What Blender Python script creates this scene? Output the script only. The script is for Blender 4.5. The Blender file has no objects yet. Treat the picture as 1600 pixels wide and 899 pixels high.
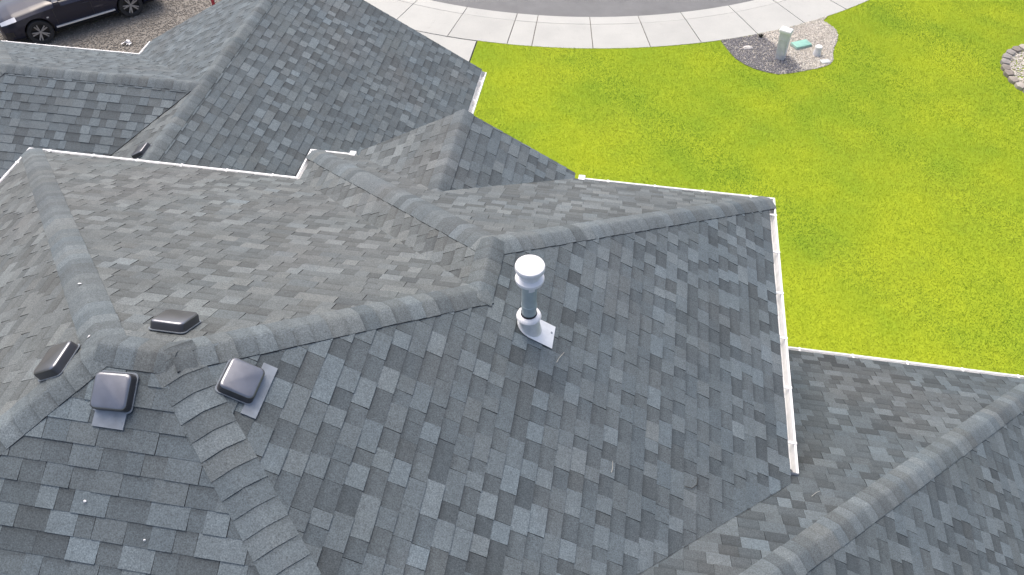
import bpy, bmesh, math, random
import numpy as np
from mathutils import Vector, Matrix
random.seed(11)
rng = np.random.default_rng(5)
S = bpy.context.scene
COL = S.collection
rad = math.radians

# ------------------------------------------------------------------ camera
CAM = np.array([8.147, -7.693, 6.998])
PITCH, YAW, ROLL, FPX = rad(48.15), rad(9.27), rad(-0.03), 1235.96
FW = np.array([-math.sin(YAW) * math.cos(PITCH), math.cos(YAW) * math.cos(PITCH), -math.sin(PITCH)])
RT = np.array([math.cos(YAW), math.sin(YAW), 0.0])
UP = np.cross(RT, FW)
cam_d = bpy.data.cameras.new('camera')
cam_d.sensor_fit = 'HORIZONTAL'; cam_d.sensor_width = 36.0
cam_d.lens = FPX / 1600 * 36.0
cam_d.clip_start = 0.1; cam_d.clip_end = 3000
cam = bpy.data.objects.new('camera', cam_d)
cam.matrix_world = Matrix(((RT[0], UP[0], -FW[0], CAM[0]), (RT[1], UP[1], -FW[1], CAM[1]), (RT[2], UP[2], -FW[2], CAM[2]), (0, 0, 0, 1)))
COL.objects.link(cam)
S.camera = cam

def pix(P):                      # where a world point falls in the 1600x899 frame (used only to decide how much detail a place needs)
    d = np.asarray(P, float) - CAM
    z = d @ FW
    if z < 0.3: return None
    return 800 + FPX * (d @ RT) / z, 449.5 - FPX * (d @ UP) / z

# ------------------------------------------------------------------ world, sun, exposure
SUN_AZ, SUN_EL = rad(-38), rad(63)      # azimuth from +Y towards +X: light from ahead and to the left, high overcast
w = bpy.data.worlds.new('World'); S.world = w; w.use_nodes = True
nt = w.node_tree
sky = nt.nodes.new('ShaderNodeTexSky'); sky.sky_type = 'NISHITA'; sky.sun_disc = False
sky.sun_elevation = SUN_EL; sky.sun_rotation = SUN_AZ
sky.air_density = 0.8; sky.dust_density = 6.0; sky.ozone_density = 1.0
bg = nt.nodes['Background']; bg.inputs['Strength'].default_value = 0.15
nt.links.new(sky.outputs['Color'], bg.inputs['Color'])
sun_d = bpy.data.lights.new('sun', 'SUN'); sun_d.energy = 0.5; sun_d.angle = rad(48); sun_d.color = (1.0, 0.97, 0.92)
sun = bpy.data.objects.new('sun', sun_d)
sdir = Vector((math.sin(SUN_AZ) * math.cos(SUN_EL), math.cos(SUN_AZ) * math.cos(SUN_EL), math.sin(SUN_EL)))
sun.rotation_euler = sdir.to_track_quat('Z', 'Y').to_euler()
COL.objects.link(sun)
S.view_settings.view_transform = 'Standard'; S.view_settings.look = 'None'
S.view_settings.exposure = 0.86; S.view_settings.gamma = 1.0
S.render.filter_size = 1.2

# ------------------------------------------------------------------ material helpers
def mat(name, col, rough=0.6, metal=0.0, noise=None, bump=None, spec=0.5, coat=0.0):
    """noise = (scale, amount) mottling of the colour; bump = (scale, strength)"""
    m = bpy.data.materials.new(name); m.use_nodes = True
    t = m.node_tree; b = t.nodes['Principled BSDF']
    b.inputs['Base Color'].default_value = (*col, 1); b.inputs['Roughness'].default_value = rough
    b.inputs['Metallic'].default_value = metal; b.inputs['Specular IOR Level'].default_value = spec
    b.inputs['Coat Weight'].default_value = coat; b.inputs['Coat Roughness'].default_value = 0.04
    g = t.nodes.new('ShaderNodeNewGeometry')
    if noise:
        n = t.nodes.new('ShaderNodeTexNoise'); n.inputs['Scale'].default_value = noise[0]; n.inputs['Detail'].default_value = 5
        t.links.new(g.outputs['Position'], n.inputs['Vector'])
        r = t.nodes.new('ShaderNodeMapRange'); r.inputs['From Min'].default_value = 0.3; r.inputs['From Max'].default_value = 0.7
        r.inputs['To Min'].default_value = 1 - noise[1]; r.inputs['To Max'].default_value = 1 + noise[1]
        t.links.new(n.outputs['Fac'], r.inputs['Value'])
        x = t.nodes.new('ShaderNodeVectorMath'); x.operation = 'SCALE'; x.inputs[0].default_value = col
        t.links.new(r.outputs['Result'], x.inputs['Scale']); t.links.new(x.outputs['Vector'], b.inputs['Base Color'])
    if bump:
        n2 = t.nodes.new('ShaderNodeTexNoise'); n2.inputs['Scale'].default_value = bump[0]; n2.inputs['Detail'].default_value = 3
        t.links.new(g.outputs['Position'], n2.inputs['Vector'])
        bp = t.nodes.new('ShaderNodeBump'); bp.inputs['Strength'].default_value = bump[1]; bp.inputs['Distance'].default_value = 0.02
        t.links.new(n2.outputs['Fac'], bp.inputs['Height']); t.links.new(bp.outputs['Normal'], b.inputs['Normal'])
    return m

class NB:                        # tiny node-building helper
    def __init__(s, m): s.t = m.node_tree; s.n = s.t.nodes; s.l = s.t.links
    def node(s, ty, **kw):
        n = s.n.new(ty)
        for k, v in kw.items(): setattr(n, k, v)
        return n
    def noise(s, vec, scale, detail=4, rough=0.55):
        n = s.node('ShaderNodeTexNoise'); n.inputs['Scale'].default_value = scale; n.inputs['Detail'].default_value = detail
        n.inputs['Roughness'].default_value = rough; s.l.new(vec, n.inputs['Vector']); return n.outputs['Fac']
    def rng(s, val, a, b, c, d):
        n = s.node('ShaderNodeMapRange')
        for k, v in zip(('From Min', 'From Max', 'To Min', 'To Max'), (a, b, c, d)): n.inputs[k].default_value = v
        s.l.new(val, n.inputs['Value']); return n.outputs['Result']
    def math(s, op, a, b):
        n = s.node('ShaderNodeMath', operation=op)
        for i, v in enumerate((a, b)):
            if isinstance(v, (int, float)): n.inputs[i].default_value = v
            else: s.l.new(v, n.inputs[i])
        return n.outputs[0]
    def mix(s, f, a, b, mode='MIX'):
        n = s.node('ShaderNodeMix', data_type='RGBA', blend_type=mode)
        for i, v in ((0, f), (6, a), (7, b)):
            if isinstance(v, (int, float)): n.inputs[i].default_value = v
            elif isinstance(v, tuple): n.inputs[i].default_value = (*v, 1)
            else: s.l.new(v, n.inputs[i])
        return n.outputs[2]
    def scale(s, col, f):
        n = s.node('ShaderNodeVectorMath', operation='SCALE'); s.l.new(col, n.inputs[0]); s.l.new(f, n.inputs['Scale']); return n.outputs['Vector']

def shingle_material(name, bandmode=True):
    m = bpy.data.materials.new(name); m.use_nodes = True
    k = NB(m); b = k.n['Principled BSDF']
    pos = k.node('ShaderNodeNewGeometry').outputs['Position']
    at = k.node('ShaderNodeAttribute', attribute_name='tint'); sep = k.node('ShaderNodeSeparateColor'); k.l.new(at.outputs['Color'], sep.inputs[0])
    tint, hue, rec = sep.outputs[0], sep.outputs[1], sep.outputs[2]
    cool = (0.082, 0.105, 0.117); warm = (0.100, 0.110, 0.107); green = (0.088, 0.106, 0.106)
    c = k.mix(hue, cool, warm)
    c = k.mix(k.rng(k.noise(pos, 0.9, 3), 0.52, 0.75, 0.0, 0.45), c, green)
    c = k.mix(k.rng(k.noise(pos, 0.55, 2), 0.55, 0.72, 0.0, 0.45), c, (0.105, 0.109, 0.106))
    f = k.math('MULTIPLY', tint, k.rng(k.noise(pos, 1.7, 3), 0.3, 0.7, 0.90, 1.10))
    # ceramic granules: pale and dark specks
    f = k.math('MULTIPLY', f, k.rng(k.noise(pos, 95, 3, 0.8), 0.3, 0.7, 0.50, 1.58))
    f = k.math('MULTIPLY', f, k.rng(k.noise(pos, 22, 3, 0.6), 0.3, 0.7, 0.90, 1.10))
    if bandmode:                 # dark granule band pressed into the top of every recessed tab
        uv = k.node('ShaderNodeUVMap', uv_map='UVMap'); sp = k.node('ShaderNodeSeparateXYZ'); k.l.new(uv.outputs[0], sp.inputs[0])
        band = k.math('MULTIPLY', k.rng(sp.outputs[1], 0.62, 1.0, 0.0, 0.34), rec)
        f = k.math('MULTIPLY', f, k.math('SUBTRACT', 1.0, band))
    k.l.new(k.scale(c, f), b.inputs['Base Color'])
    b.inputs['Roughness'].default_value = 0.78; b.inputs['Specular IOR Level'].default_value = 0.5
    bp = k.node('ShaderNodeBump'); bp.inputs['Strength'].default_value = 0.5; bp.inputs['Distance'].default_value = 0.004
    k.l.new(k.noise(pos, 120, 2, 0.7), bp.inputs['Height']); k.l.new(bp.outputs['Normal'], b.inputs['Normal'])
    return m

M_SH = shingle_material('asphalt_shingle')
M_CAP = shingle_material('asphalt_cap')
M_EDGE = mat('shingle_cut_edge', (0.030, 0.032, 0.035), 0.9)
M_DECK = mat('roof_underlay', (0.05, 0.055, 0.06), 0.9)
M_GUT = mat('gutter_white', (0.80, 0.80, 0.79), 0.42, noise=(3.0, 0.05))
M_GUTIN = mat('gutter_inside', (0.74, 0.74, 0.72), 0.6, noise=(9.0, 0.14))
M_WALL = mat('siding', (0.55, 0.55, 0.52), 0.7, noise=(2.0, 0.05))
M_VENT = mat('vent_plastic', (0.24, 0.245, 0.26), 0.28, metal=0.85, noise=(12, 0.08), bump=(60, 0.02), coat=.0)
M_VENT_SHADE = mat('vent_side_shade', (0.045, 0.046, 0.050), 0.34, noise=(12, 0.1))  # shade of the hood sides put into the colour; one plastic with the top
M_FLANGE = mat('vent_flange', (0.22, 0.25, 0.28), 0.5, metal=0.3, noise=(14, 0.15))
M_GALV = mat('galvanised_light', (0.70, 0.72, 0.72), 0.38, metal=0.35, noise=(18, 0.07))
M_PIPE = mat('flue_pipe_grey', (0.42, 0.49, 0.49), 0.40, metal=0.12, noise=(14, 0.10))
M_WHITE = mat('cap_white', (0.80, 0.80, 0.80), 0.45, noise=(20, 0.04))
M_BLACK = mat('black_rubber', (0.02, 0.02, 0.022), 0.6)

# ------------------------------------------------------------------ object helpers
ORG = {}                          # world origin of every parent (all parents are unrotated)
def link(o, parent=None, origin=(0, 0, 0)):
    COL.objects.link(o)
    origin = np.asarray(origin, float)
    ORG[o.name] = origin
    if parent is not None:
        o.parent = parent; o.location = origin - ORG[parent.name]
    else: o.location = origin
    return o
def tag(o, label=None, cat=None, group=None, kind=None):
    if label: o['label'] = label
    if cat: o['category'] = cat
    if group: o['group'] = group
    if kind: o['kind'] = kind
    return o
def empty(name, loc, label=None, cat=None, group=None):
    o = bpy.data.objects.new(name, None); o.empty_display_size = 0.3
    return tag(link(o, None, loc), label, cat, group)

class MB:
    """Collects world-space polygons and links them as one mesh object."""
    def __init__(s): s.v = []; s.f = []; s.m = []; s.mats = []; s.tint = []; s.uv = []
    def mi(s, m):
        if m not in s.mats: s.mats.append(m)
        return s.mats.index(m)
    def poly(s, pts, m, tint=(1, 0, 0), uv=None):
        i = len(s.v); s.v.extend([tuple(map(float, p)) for p in pts]); s.f.append(list(range(i, i + len(pts))))
        s.m.append(s.mi(m)); s.tint.append(tint); s.uv.append(uv)
    def grid(s, rows, m, close=False, flip=False, tint=(1, 0, 0)):
        base = len(s.v); nc = len(rows[0])
        for r in rows: s.v.extend([tuple(map(float, p)) for p in r])
        for a in range(len(rows) - 1):
            for b in range(nc if close else nc - 1):
                q = [base + a * nc + b, base + a * nc + (b + 1) % nc, base + (a + 1) * nc + (b + 1) % nc, base + (a + 1) * nc + b]
                if flip: q.reverse()
                s.f.append(q); s.m.append(s.mi(m)); s.tint.append(tint); s.uv.append(None)
    def box(s, lo, hi, m, X=(1, 0, 0), Y=(0, 1, 0), Z=(0, 0, 1), o=(0, 0, 0), taper=0.0):
        o, X, Y, Z = map(lambda a: np.asarray(a, float), (o, X, Y, Z))
        P = []
        for z in (0, 1):
            t = taper * z
            for x, y in ((0, 0), (1, 0), (1, 1), (0, 1)):
                cx, cy = (lo[0] + hi[0]) / 2, (lo[1] + hi[1]) / 2
                px = (lo[0], hi[0])[x]; py = (lo[1], hi[1])[y]
                px += (cx - px) * t; py += (cy - py) * t
                P.append(o + X * px + Y * py + Z * (lo[2], hi[2])[z])
        for q in ((3, 2, 1, 0), (4, 5, 6, 7), (0, 1, 5, 4), (1, 2, 6, 5), (2, 3, 7, 6), (3, 0, 4, 7)): s.poly([P[i] for i in q], m)
    def lathe(s, prof, m, o, n=24, Z=(0, 0, 1), X=(1, 0, 0)):
        o, Z, X = map(lambda a: np.asarray(a, float), (o, Z, X)); Y = np.cross(Z, X)
        rows = [[o + Z * h + (X * math.cos(2 * math.pi * i / n) + Y * math.sin(2 * math.pi * i / n)) * r for i in range(n)] for r, h in prof]
        s.grid(rows, m, close=True)
    def build(s, name, parent=None, origin=None, smooth=False, weld=False, ang=35):
        V = np.array(s.v)
        if origin is None: origin = (V.min(0) + V.max(0)) / 2
        origin = np.asarray(origin, float)
        me = bpy.data.meshes.new(name)
        me.from_pydata((V - origin).tolist(), [], s.f)
        for m in s.mats: me.materials.append(m)
        me.polygons.foreach_set('material_index', s.m)
        if any(t != (1, 0, 0) for t in s.tint) or M_SH in s.mats or M_CAP in s.mats:
            ca = me.color_attributes.new('tint', 'FLOAT_COLOR', 'CORNER')
            cnt = [len(f) for f in s.f]
            arr = np.repeat(np.array([(*t, 1) for t in s.tint], dtype=np.float32), cnt, axis=0)
            ca.data.foreach_set('color', arr.ravel())
            uvl = me.uv_layers.new(name='UVMap')
            u = []
            for f, q in zip(s.f, s.uv): u.extend(q if q is not None else [(0, 0)] * len(f))
            uvl.data.foreach_set('uv', np.array(u, dtype=np.float32).ravel())
        if weld:
            bm = bmesh.new(); bm.from_mesh(me); bmesh.ops.remove_doubles(bm, verts=bm.verts, dist=1e-5)
            bmesh.ops.recalc_face_normals(bm, faces=bm.faces); bm.to_mesh(me); bm.free()
        if smooth:
            me.polygons.foreach_set('use_smooth', [True] * len(me.polygons))
            me.set_sharp_from_angle(angle=rad(ang))
        me.update()
        return link(bpy.data.objects.new(name, me), parent, origin)

def raw_mesh(name, V, F, m, origin=(0, 0, 0), parent=None, attr=None):
    """V (n,3), F (k,3 or 4) numpy arrays -> one object"""
    me = bpy.data.meshes.new(name); n = F.shape[1]
    me.vertices.add(len(V)); me.vertices.foreach_set('co', (V - np.asarray(origin)).astype(np.float32).ravel())
    me.loops.add(F.size); me.loops.foreach_set('vertex_index', F.astype(np.int32).ravel())
    me.polygons.add(len(F)); me.polygons.foreach_set('loop_start', np.arange(0, F.size, n, dtype=np.int32))
    me.materials.append(m); me.update(calc_edges=True); me.validate()
    if attr is not None:
        a = me.attributes.new('vary', 'FLOAT', 'POINT'); a.data.foreach_set('value', attr.astype(np.float32))
    return link(bpy.data.objects.new(name, me), parent, origin)

def bevel(o, width, seg=2, ang=30):
    bm = bmesh.new(); bm.from_mesh(o.data)
    bmesh.ops.remove_doubles(bm, verts=bm.verts, dist=1e-5)
    bmesh.ops.recalc_face_normals(bm, faces=bm.faces)
    ed = [e for e in bm.edges if len(e.link_faces) == 2 and e.calc_face_angle(0) > rad(ang)]
    bmesh.ops.bevel(bm, geom=ed, offset=width, segments=seg, profile=0.5, affect='EDGES', clamp_overlap=True)
    bm.to_mesh(o.data); bm.free()
    o.data.polygons.foreach_set('use_smooth', [True] * len(o.data.polygons)); o.data.set_sharp_from_angle(angle=rad(40))
    return o
def unit(a): a = np.asarray(a, float); return a / np.linalg.norm(a)

# ------------------------------------------------------------------ the house: measures (metres; z = 0 at the main eave)
s = 0.5668; GZ = -5.2; E = 0.143
x2, x6, y3, h, H = 3.9254, 10.3063, 0.6052, 4.909, 2.7825
i_ = 0.10                                            # roof edge sits this far behind the gutter lip
wD = (x6 - x2) / 2; xD = x2 + wD
A = (h, -h, H); B = (x6 - h, -h, H); Cc = (xD, -wD, s * wD); D = (xD, y3 - wD, s * wD)
z_i = s * i_
P1 = (i_, -i_, z_i); P2 = (x2 + i_, -i_, z_i); P3 = (x2 + i_, y3 - i_, z_i); P6 = (x6 - i_, y3 - i_, z_i)
SW = (i_, -2 * h + i_, z_i); SE = (x6 - i_, -2 * h + i_, z_i)
dw, yw, xw = 1.766, -0.4226, 14.2466
y7 = yw - dw / s
P7 = (x6 - i_, y7 - i_, z_i)
tT = 5.5; Wt = (xw - tT, yw - tT, -dw + s * tT); Wr = (x6 - Wt[2] / s, yw - tT, Wt[2])
y8 = 2 * (yw - tT) - y7; P8 = (x6 - i_, y8 + i_, z_i)
W2 = (xw - i_, yw - i_, -dw + z_i); W3 = (xw - i_, yw - 2 * tT + i_, -dw + z_i)
Wa = (x6 - .42, yw - i_, -dw + z_i); Wb = (x6 - .42, y7 + .42 - .5, -dw + s * (yw - (y7 + .42 - .5)))
xr, yc, hr, wg, yg = 1.586, 2.100, -0.156, 3.738, 6.350; dg = -2.274
GA = (xr, yg, hr); GX = (xr, yc, hr); GS = (xr, -.42, hr)
def f1(x): return hr - s * (x - xr)
F1 = [GA, GS, (x2 + .42, -.42, f1(x2 + .42)), (x2 + .42, .18, f1(x2 + .42)), (xr + wg - i_, .18, dg + z_i), (xr + wg - i_, yg, dg + z_i)]
GWn = (xr - wg + i_, yg, dg + z_i); GV = (xr - wg + i_, yc + wg - i_, dg + z_i)
GVs = (xr - wg + i_, yc - wg + i_, dg + z_i)
def gw_(x): return hr - s * (xr - x)
GW = [GA, GWn, GV, GX]
GW2 = [GX, GVs, (.42, yc - wg + i_, gw_(.42)), (.42, -.42, gw_(.42)), GS]
xe = -1.815; XE = (xe, yc, hr)
XNW = (xe - wg + i_, yc + wg - i_, dg + z_i); XSW = (xe - wg + i_, yc - wg + i_, dg + z_i)
XN = [GX, GV, XNW, XE]; XS = [(GX[0] - .022, GX[1], GX[2]), XE, XSW, (GVs[0] - .022, GVs[1], GVs[2])]; XW = [XE, XNW, XSW]
gx, gw, gy = 6.153, 1.570, y3 + 0.05
dA = (gx, gy, s * gw); dB = (gx, y3 - gw, s * gw)
gi = 0.07
dE = (gx + gw - gi, gy, s * gi); dE0 = (gx + gw - gi, y3 - gi, s * gi)
dWp = (gx - gw + gi, gy, s * gi); dW0 = (gx - gw + gi, y3 - gi, s * gi)
def shift_(p, dx, dy): return (p[0] + dx, p[1] + dy, p[2] - s * dx)
FACES = {                                            # polygon, up-slope direction
    'north': ([P1, P2, Cc, B, A], (0, -1)), 'west': ([SW, P1, A], (1, 0)), 'south': ([SW, A, B, SE], (0, 1)),
    'east': ([P6, D, Cc, B, SE, P8, shift_(Wr, -.004, .004), shift_(P7, 0, .008)], (-1, 0)), 'wing_west': ([P2, P3, D, Cc], (1, 0)),
    'wing_north': ([P3, dW0, dB, dE0, P6, D], (0, -1)),
    'gable_east': ([dA, dB, dE0, dE], (-1, 0)), 'gable_west': ([dA, dWp, dW0, dB], (1, 0)),
    'right_north': ([Wa, W2, Wt, Wr, P7, Wb], (0, -1)), 'right_east': ([W2, W3, Wt], (-1, 0)),
    'right_south': ([W3, P8, Wr, Wt], (0, 1)),
    'garage_east': (F1, (-1, 0)), 'garage_west': (GW, (1, 0)), 'garage_west_low': (GW2, (1, 0)),
    'cross_north': (XN, (0, -1)), 'cross_south': (XS, (0, 1)), 'cross_west': (XW, (1, 0)),
}
house = empty('house', (5.1, -4.0, GZ), 'large house under a grey asphalt shingle hip roof with white gutters', 'house')

# ---- walls under the eaves
def wall(poly, z0, z1):
    mb = MB(); n = len(poly)
    for a in range(n):
        p, q = poly[a], poly[(a + 1) % n]
        mb.poly([(p[0], p[1], z0), (q[0], q[1], z0), (q[0], q[1], z1), (p[0], p[1], z1)], M_WALL)
    mb.build('wall', house, weld=True)
wall([(.45, -.45), (x2 + .45, -.45), (x2 + .45, y3 - .45), (x6 - .45, y3 - .45), (x6 - .45, -2 * h + .45), (.45, -2 * h + .45)], GZ, .03)
wall([(x6 - .4, yw - .45), (xw - .45, yw - .45), (xw - .45, yw - 2 * tT + .45), (x6 - .4, yw - 2 * tT + .45)], GZ, -dw + .03)
def gable_wall():
    mb = MB(); x0, x1, y = xr - wg + .45, xr + wg - .45, yg - .30
    mb.poly([(x0, y, GZ), (x0, y, dg + s * .3), (xr, y, hr - .1), (x1, y, dg + s * .3), (x1, y, GZ)], M_WALL)
    mb.poly([(x1, y, GZ), (x1, y, dg), (x1, .16, dg), (x1, .16, GZ)], M_WALL)
    mb.poly([(x0, y, GZ), (x0, yc + wg - .45, GZ), (x0, yc + wg - .45, dg), (x0, y, dg)], M_WALL)
    mb.poly([(x0, yc + wg - .45, GZ), (xe - wg + .45, yc + wg - .45, GZ), (xe - wg + .45, yc + wg - .45, dg), (x0, yc + wg - .45, dg)], M_WALL)
    mb.poly([(xe - wg + .45, yc + wg - .45, GZ), (xe - wg + .45, yc - wg + .45, GZ), (xe - wg + .45, yc - wg + .45, dg), (xe - wg + .45, yc + wg - .45, dg)], M_WALL)
    mb.poly([(xe - wg + .45, yc - wg + .45, GZ), (.44, yc - wg + .45, GZ), (.44, yc - wg + .45, dg), (xe - wg + .45, yc - wg + .45, dg)], M_WALL)
    mb.build('wall', house)
gable_wall()
mb = MB(); yy = gy - .12
mb.poly([(gx - gw + .15, yy, -.02), (gx, yy, s * gw - .06), (gx + gw - .15, yy, -.02)], M_WALL)
mb.build('gable_wall', house)

# ---- roof deck
mb = MB()
for nm, (poly, up) in FACES.items():
    P = [np.array(p, float) for p in poly]
    n = np.cross(P[1] - P[0], P[2] - P[0]); sg = 1 if n[2] > 0 else -1
    if sg < 0: P = P[::-1]
    top = [p - np.array((0, 0, .006)) for p in P]; bot = [p - np.array((0, 0, .15)) for p in P]
    mb.poly(top, M_DECK); mb.poly(bot[::-1], M_WALL)
    for a in range(len(P)):
        b = (a + 1) % len(P)
        if abs(P[a][2] - P[b][2]) < 1e-4 and P[a][2] < min(p[2] for p in P) + 1e-3 or (abs(P[a][1] - gy) < 1e-6 and abs(P[b][1] - gy) < 1e-6) or (abs(P[a][1] - yg) < 1e-6 and abs(P[b][1] - yg) < 1e-6):
            mb.poly([bot[a], bot[b], top[b], top[a]], M_GUT)
roof = mb.build('roof', house, origin=(5, -4, 0))

# ---- shingles
def clip_poly(sub, lo, hi):
    """clip polygon sub (2-D, may be concave) to the rectangle lo..hi"""
    for ax, lim, sgn in ((0, lo[0], 1), (0, hi[0], -1), (1, lo[1], 1), (1, hi[1], -1)):
        out = []; n = len(sub)
        for a in range(n):
            p, q = sub[a], sub[(a + 1) % n]
            dp, dq = sgn * (p[ax] - lim), sgn * (q[ax] - lim)
            if dp >= 0: out.append(p)
            if (dp > 0 and dq < 0) or (dp < 0 and dq > 0):
                t = dp / (dp - dq); out.append((p[0] + (q[0] - p[0]) * t, p[1] + (q[1] - p[1]) * t))
        sub = out
        if len(sub) < 3: return []
    return sub
def area2(p): return 0.5 * sum(p[a][0] * p[(a + 1) % len(p)][1] - p[(a + 1) % len(p)][0] * p[a][1] for a in range(len(p)))

TABS = []                                            # (pixel area, top verts, bottom verts, tint, uv)
FRAMES = {}
HUE = {'north': .80, 'west': .85, 'wing_west': .75, 'wing_north': .65, 'gable_west': .6, 'garage_west_low': .7}     # these slopes are tinted a little warmer
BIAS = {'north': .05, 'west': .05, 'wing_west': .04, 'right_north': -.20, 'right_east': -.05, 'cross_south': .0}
for nm, (poly, up) in FACES.items():
    wv = unit((up[0], up[1], s)); uv_ = np.cross(np.array((0, 0, 1.0)), -np.array((up[0], up[1], 0.0))); uv_ = unit(uv_)
    nv = np.cross(uv_, wv)
    if nv[2] < 0: uv_ = -uv_; nv = -nv
    P = [np.array(p, float) for p in poly]
    O = min(P, key=lambda p: p[2])
    FRAMES[nm] = (O, uv_, wv, nv)
    P2d = [(float((p - O) @ uv_), float((p - O) @ wv)) for p in P]
    if area2(P2d) < 0: P2d = P2d[::-1]
    u0 = min(p[0] for p in P2d); u1 = max(p[0] for p in P2d); wmax = max(p[1] for p in P2d)
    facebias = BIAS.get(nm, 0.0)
    for r in range(int(wmax / E) + 1):
        row = clip_poly(P2d, (u0 - 1, r * E), (u1 + 1, (r + 1) * E))
        if not row: continue
        ra, rb = min(p[0] for p in row), max(p[0] for p in row)
        check = random.random() < .5; u = ra - random.uniform(0, 1.0); tooth = random.random() < .5; run = random.uniform(.6, 1.0)
        rowbias = random.uniform(-.04, .04); shift = random.choice([-.12, 0, 0, .08])
        while u < rb:
            tooth = not tooth
            if random.random() < .10: tooth = not tooth
            wd = random.choice([.12, .15, .16, .18, .20, .23]) * random.uniform(.9, 1.1)
            if random.random() < .10: wd += .10
            run -= wd
            gap = .0015
            if run < 0: gap = .004; run = random.uniform(.7, 1.0); check = random.random() < .5
            a, b = u, u + wd; u = b
            if b < ra or a > rb: continue
            cen = O + uv_ * ((a + b) / 2) + wv * ((r + .5) * E)
            px = pix(cen)
            if px is None or not (-330 < px[0] < 1930 and -260 < px[1] < 1230): continue
            cl = clip_poly(P2d, (a + gap, r * E), (b, (r + 1) * E))
            if not cl or abs(area2(cl)) < 2e-5: continue
            q = random.random()
            if check:                # strips whose teeth are clearly paler than the gaps between them
                if tooth: t = random.choice([1.12, 1.2, 1.28, 1.36, 1.44])
                else: t = random.choice([.70, .76, .80, .86, .92])
            elif tooth: t = random.choice([.96, 1.0, 1.03, 1.06, 1.12, 1.22])
            else: t = random.choice([.82, .88, .93, .97, 1.0])
            hl = .0090 if tooth else .0045
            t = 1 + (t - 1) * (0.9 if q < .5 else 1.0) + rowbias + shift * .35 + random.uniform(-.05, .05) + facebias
            hl += random.uniform(-.001, .0015)
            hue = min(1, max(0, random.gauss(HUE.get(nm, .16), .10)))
            top = []; bot = []; uvs = []
            for (pu, pw) in cl:
                fr = (pw - r * E) / E
                base = O + uv_ * pu + wv * pw
                top.append(base + nv * (hl + (.002 - hl) * fr)); bot.append(base - nv * .006); uvs.append((pu, fr))
            pp = [pix(v) for v in top]
            ar = 0
            if all(p is not None for p in pp) and all(-2 < p[0] < 1602 and -2 < p[1] < 901 for p in pp):
                ar = abs(area2(pp))
            if (CAM - cen) @ nv <= 0: ar = 0
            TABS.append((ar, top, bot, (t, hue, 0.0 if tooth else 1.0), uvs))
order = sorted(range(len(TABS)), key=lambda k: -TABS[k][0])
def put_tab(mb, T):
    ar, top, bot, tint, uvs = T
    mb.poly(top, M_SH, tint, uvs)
    n = len(top)
    for a in range(n):
        b = (a + 1) % n
        mb.poly([bot[a], bot[b], top[b], top[a]], M_EDGE)
for k in order[:300]:
    mb = MB(); put_tab(mb, TABS[k]); mb.build('shingle', roof)
mb = MB()
for k in order[300:]: put_tab(mb, TABS[k])
tag(mb.build('shingle_field', roof, origin=(5, -4, 0)), kind='stuff')

# ---- hip and ridge caps
CAPS = []
def normal_of(nm): return FRAMES[nm][3]
def caps(p0, p1, fa, fb, ext0=0.0, ext1=0.0, half=.148, lift=.0, thick=.013):
    """overlapping cap shingles from the low end p0 to the high end p1, folded over faces fa and fb"""
    p0 = np.array(p0, float); p1 = np.array(p1, float); d = unit(p1 - p0)
    p0 = p0 - d * ext0; L = np.linalg.norm(p1 - p0) + ext1
    na, nb = normal_of(fa), normal_of(fb)
    ea, eb = np.cross(d, na), np.cross(d, nb)
    if (ea @ nb) > 0: ea = -ea
    if (eb @ na) > 0: eb = -eb
    upv = unit(na + nb)
    k = 0; t = 0.0
    while t < L - .02:
        t1 = min(t + E, L); wob = random.uniform(-.003, .003); th = random.uniform(.0, .005)
        tint = (random.choice([.92, 1.0, 1.08, 1.14, 1.2, 1.28, 1.38]) + random.uniform(-.04, .04), min(1, max(0, random.gauss(.40, .15))), .95)
        def sect(tt, hh, rt):
            c = p0 + d * tt
            hw = half + wob
            return [c + ea * hw + na * (hh * .4 + .008), c + ea * .105 + na * (hh + .008), c + ea * .055 + na * (hh + .008), c + ea * .022 + na * (hh + .007), c + upv * (hh + .0045),
                    c + eb * .022 + nb * (hh + .007), c + eb * .055 + nb * (hh + .008), c + eb * .105 + nb * (hh + .008), c + eb * hw + nb * (hh * .4 + .008)]
        lo = sect(t, thick + th * .5 + lift, .003); hi = sect(t1 + .012, .001 + lift, .003)
        px = pix(p0 + d * (t + t1) / 2); ar = 0
        if px is not None and 0 < px[0] < 1600 and 0 < px[1] < 899:
            z = (p0 + d * t - CAM) @ FW; ar = 1e4 / z / z
        if px is not None and -400 < px[0] < 2000 and -300 < px[1] < 1300: CAPS.append((ar, lo, hi, tint, d))
        t = t1
def put_cap(mb, c):
    ar, lo, hi, tint, d = c
    mid = [a + (b - a) * .5 for a, b in zip(lo, hi)]
    mb.grid([lo, mid, hi], M_CAP, tint=tint)
    for q in range(len(mb.uv) - 2 * (len(lo) - 1), len(mb.uv)):
        v0 = 0.0 if q < len(mb.uv) - (len(lo) - 1) else .5
        mb.uv[q] = [(0, v0), (0, v0), (0, v0 + .5), (0, v0 + .5)]
    n = len(lo)
    dn = [np.array(p) - np.array((0, 0, .015)) for p in lo]
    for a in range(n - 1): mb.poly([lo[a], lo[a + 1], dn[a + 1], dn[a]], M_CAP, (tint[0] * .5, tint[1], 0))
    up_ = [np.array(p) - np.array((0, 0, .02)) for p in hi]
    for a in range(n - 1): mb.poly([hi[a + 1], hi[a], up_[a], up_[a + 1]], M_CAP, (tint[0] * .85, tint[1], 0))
    for a in (0, n - 1): mb.poly([lo[a], hi[a], hi[a] - np.array((0, 0, .024)), lo[a] - np.array((0, 0, .024))], M_EDGE)
caps(P1, A, 'north', 'west', .03, -.05); caps(SW, A, 'west', 'south', 0, -.03, thick=.009)
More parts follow.
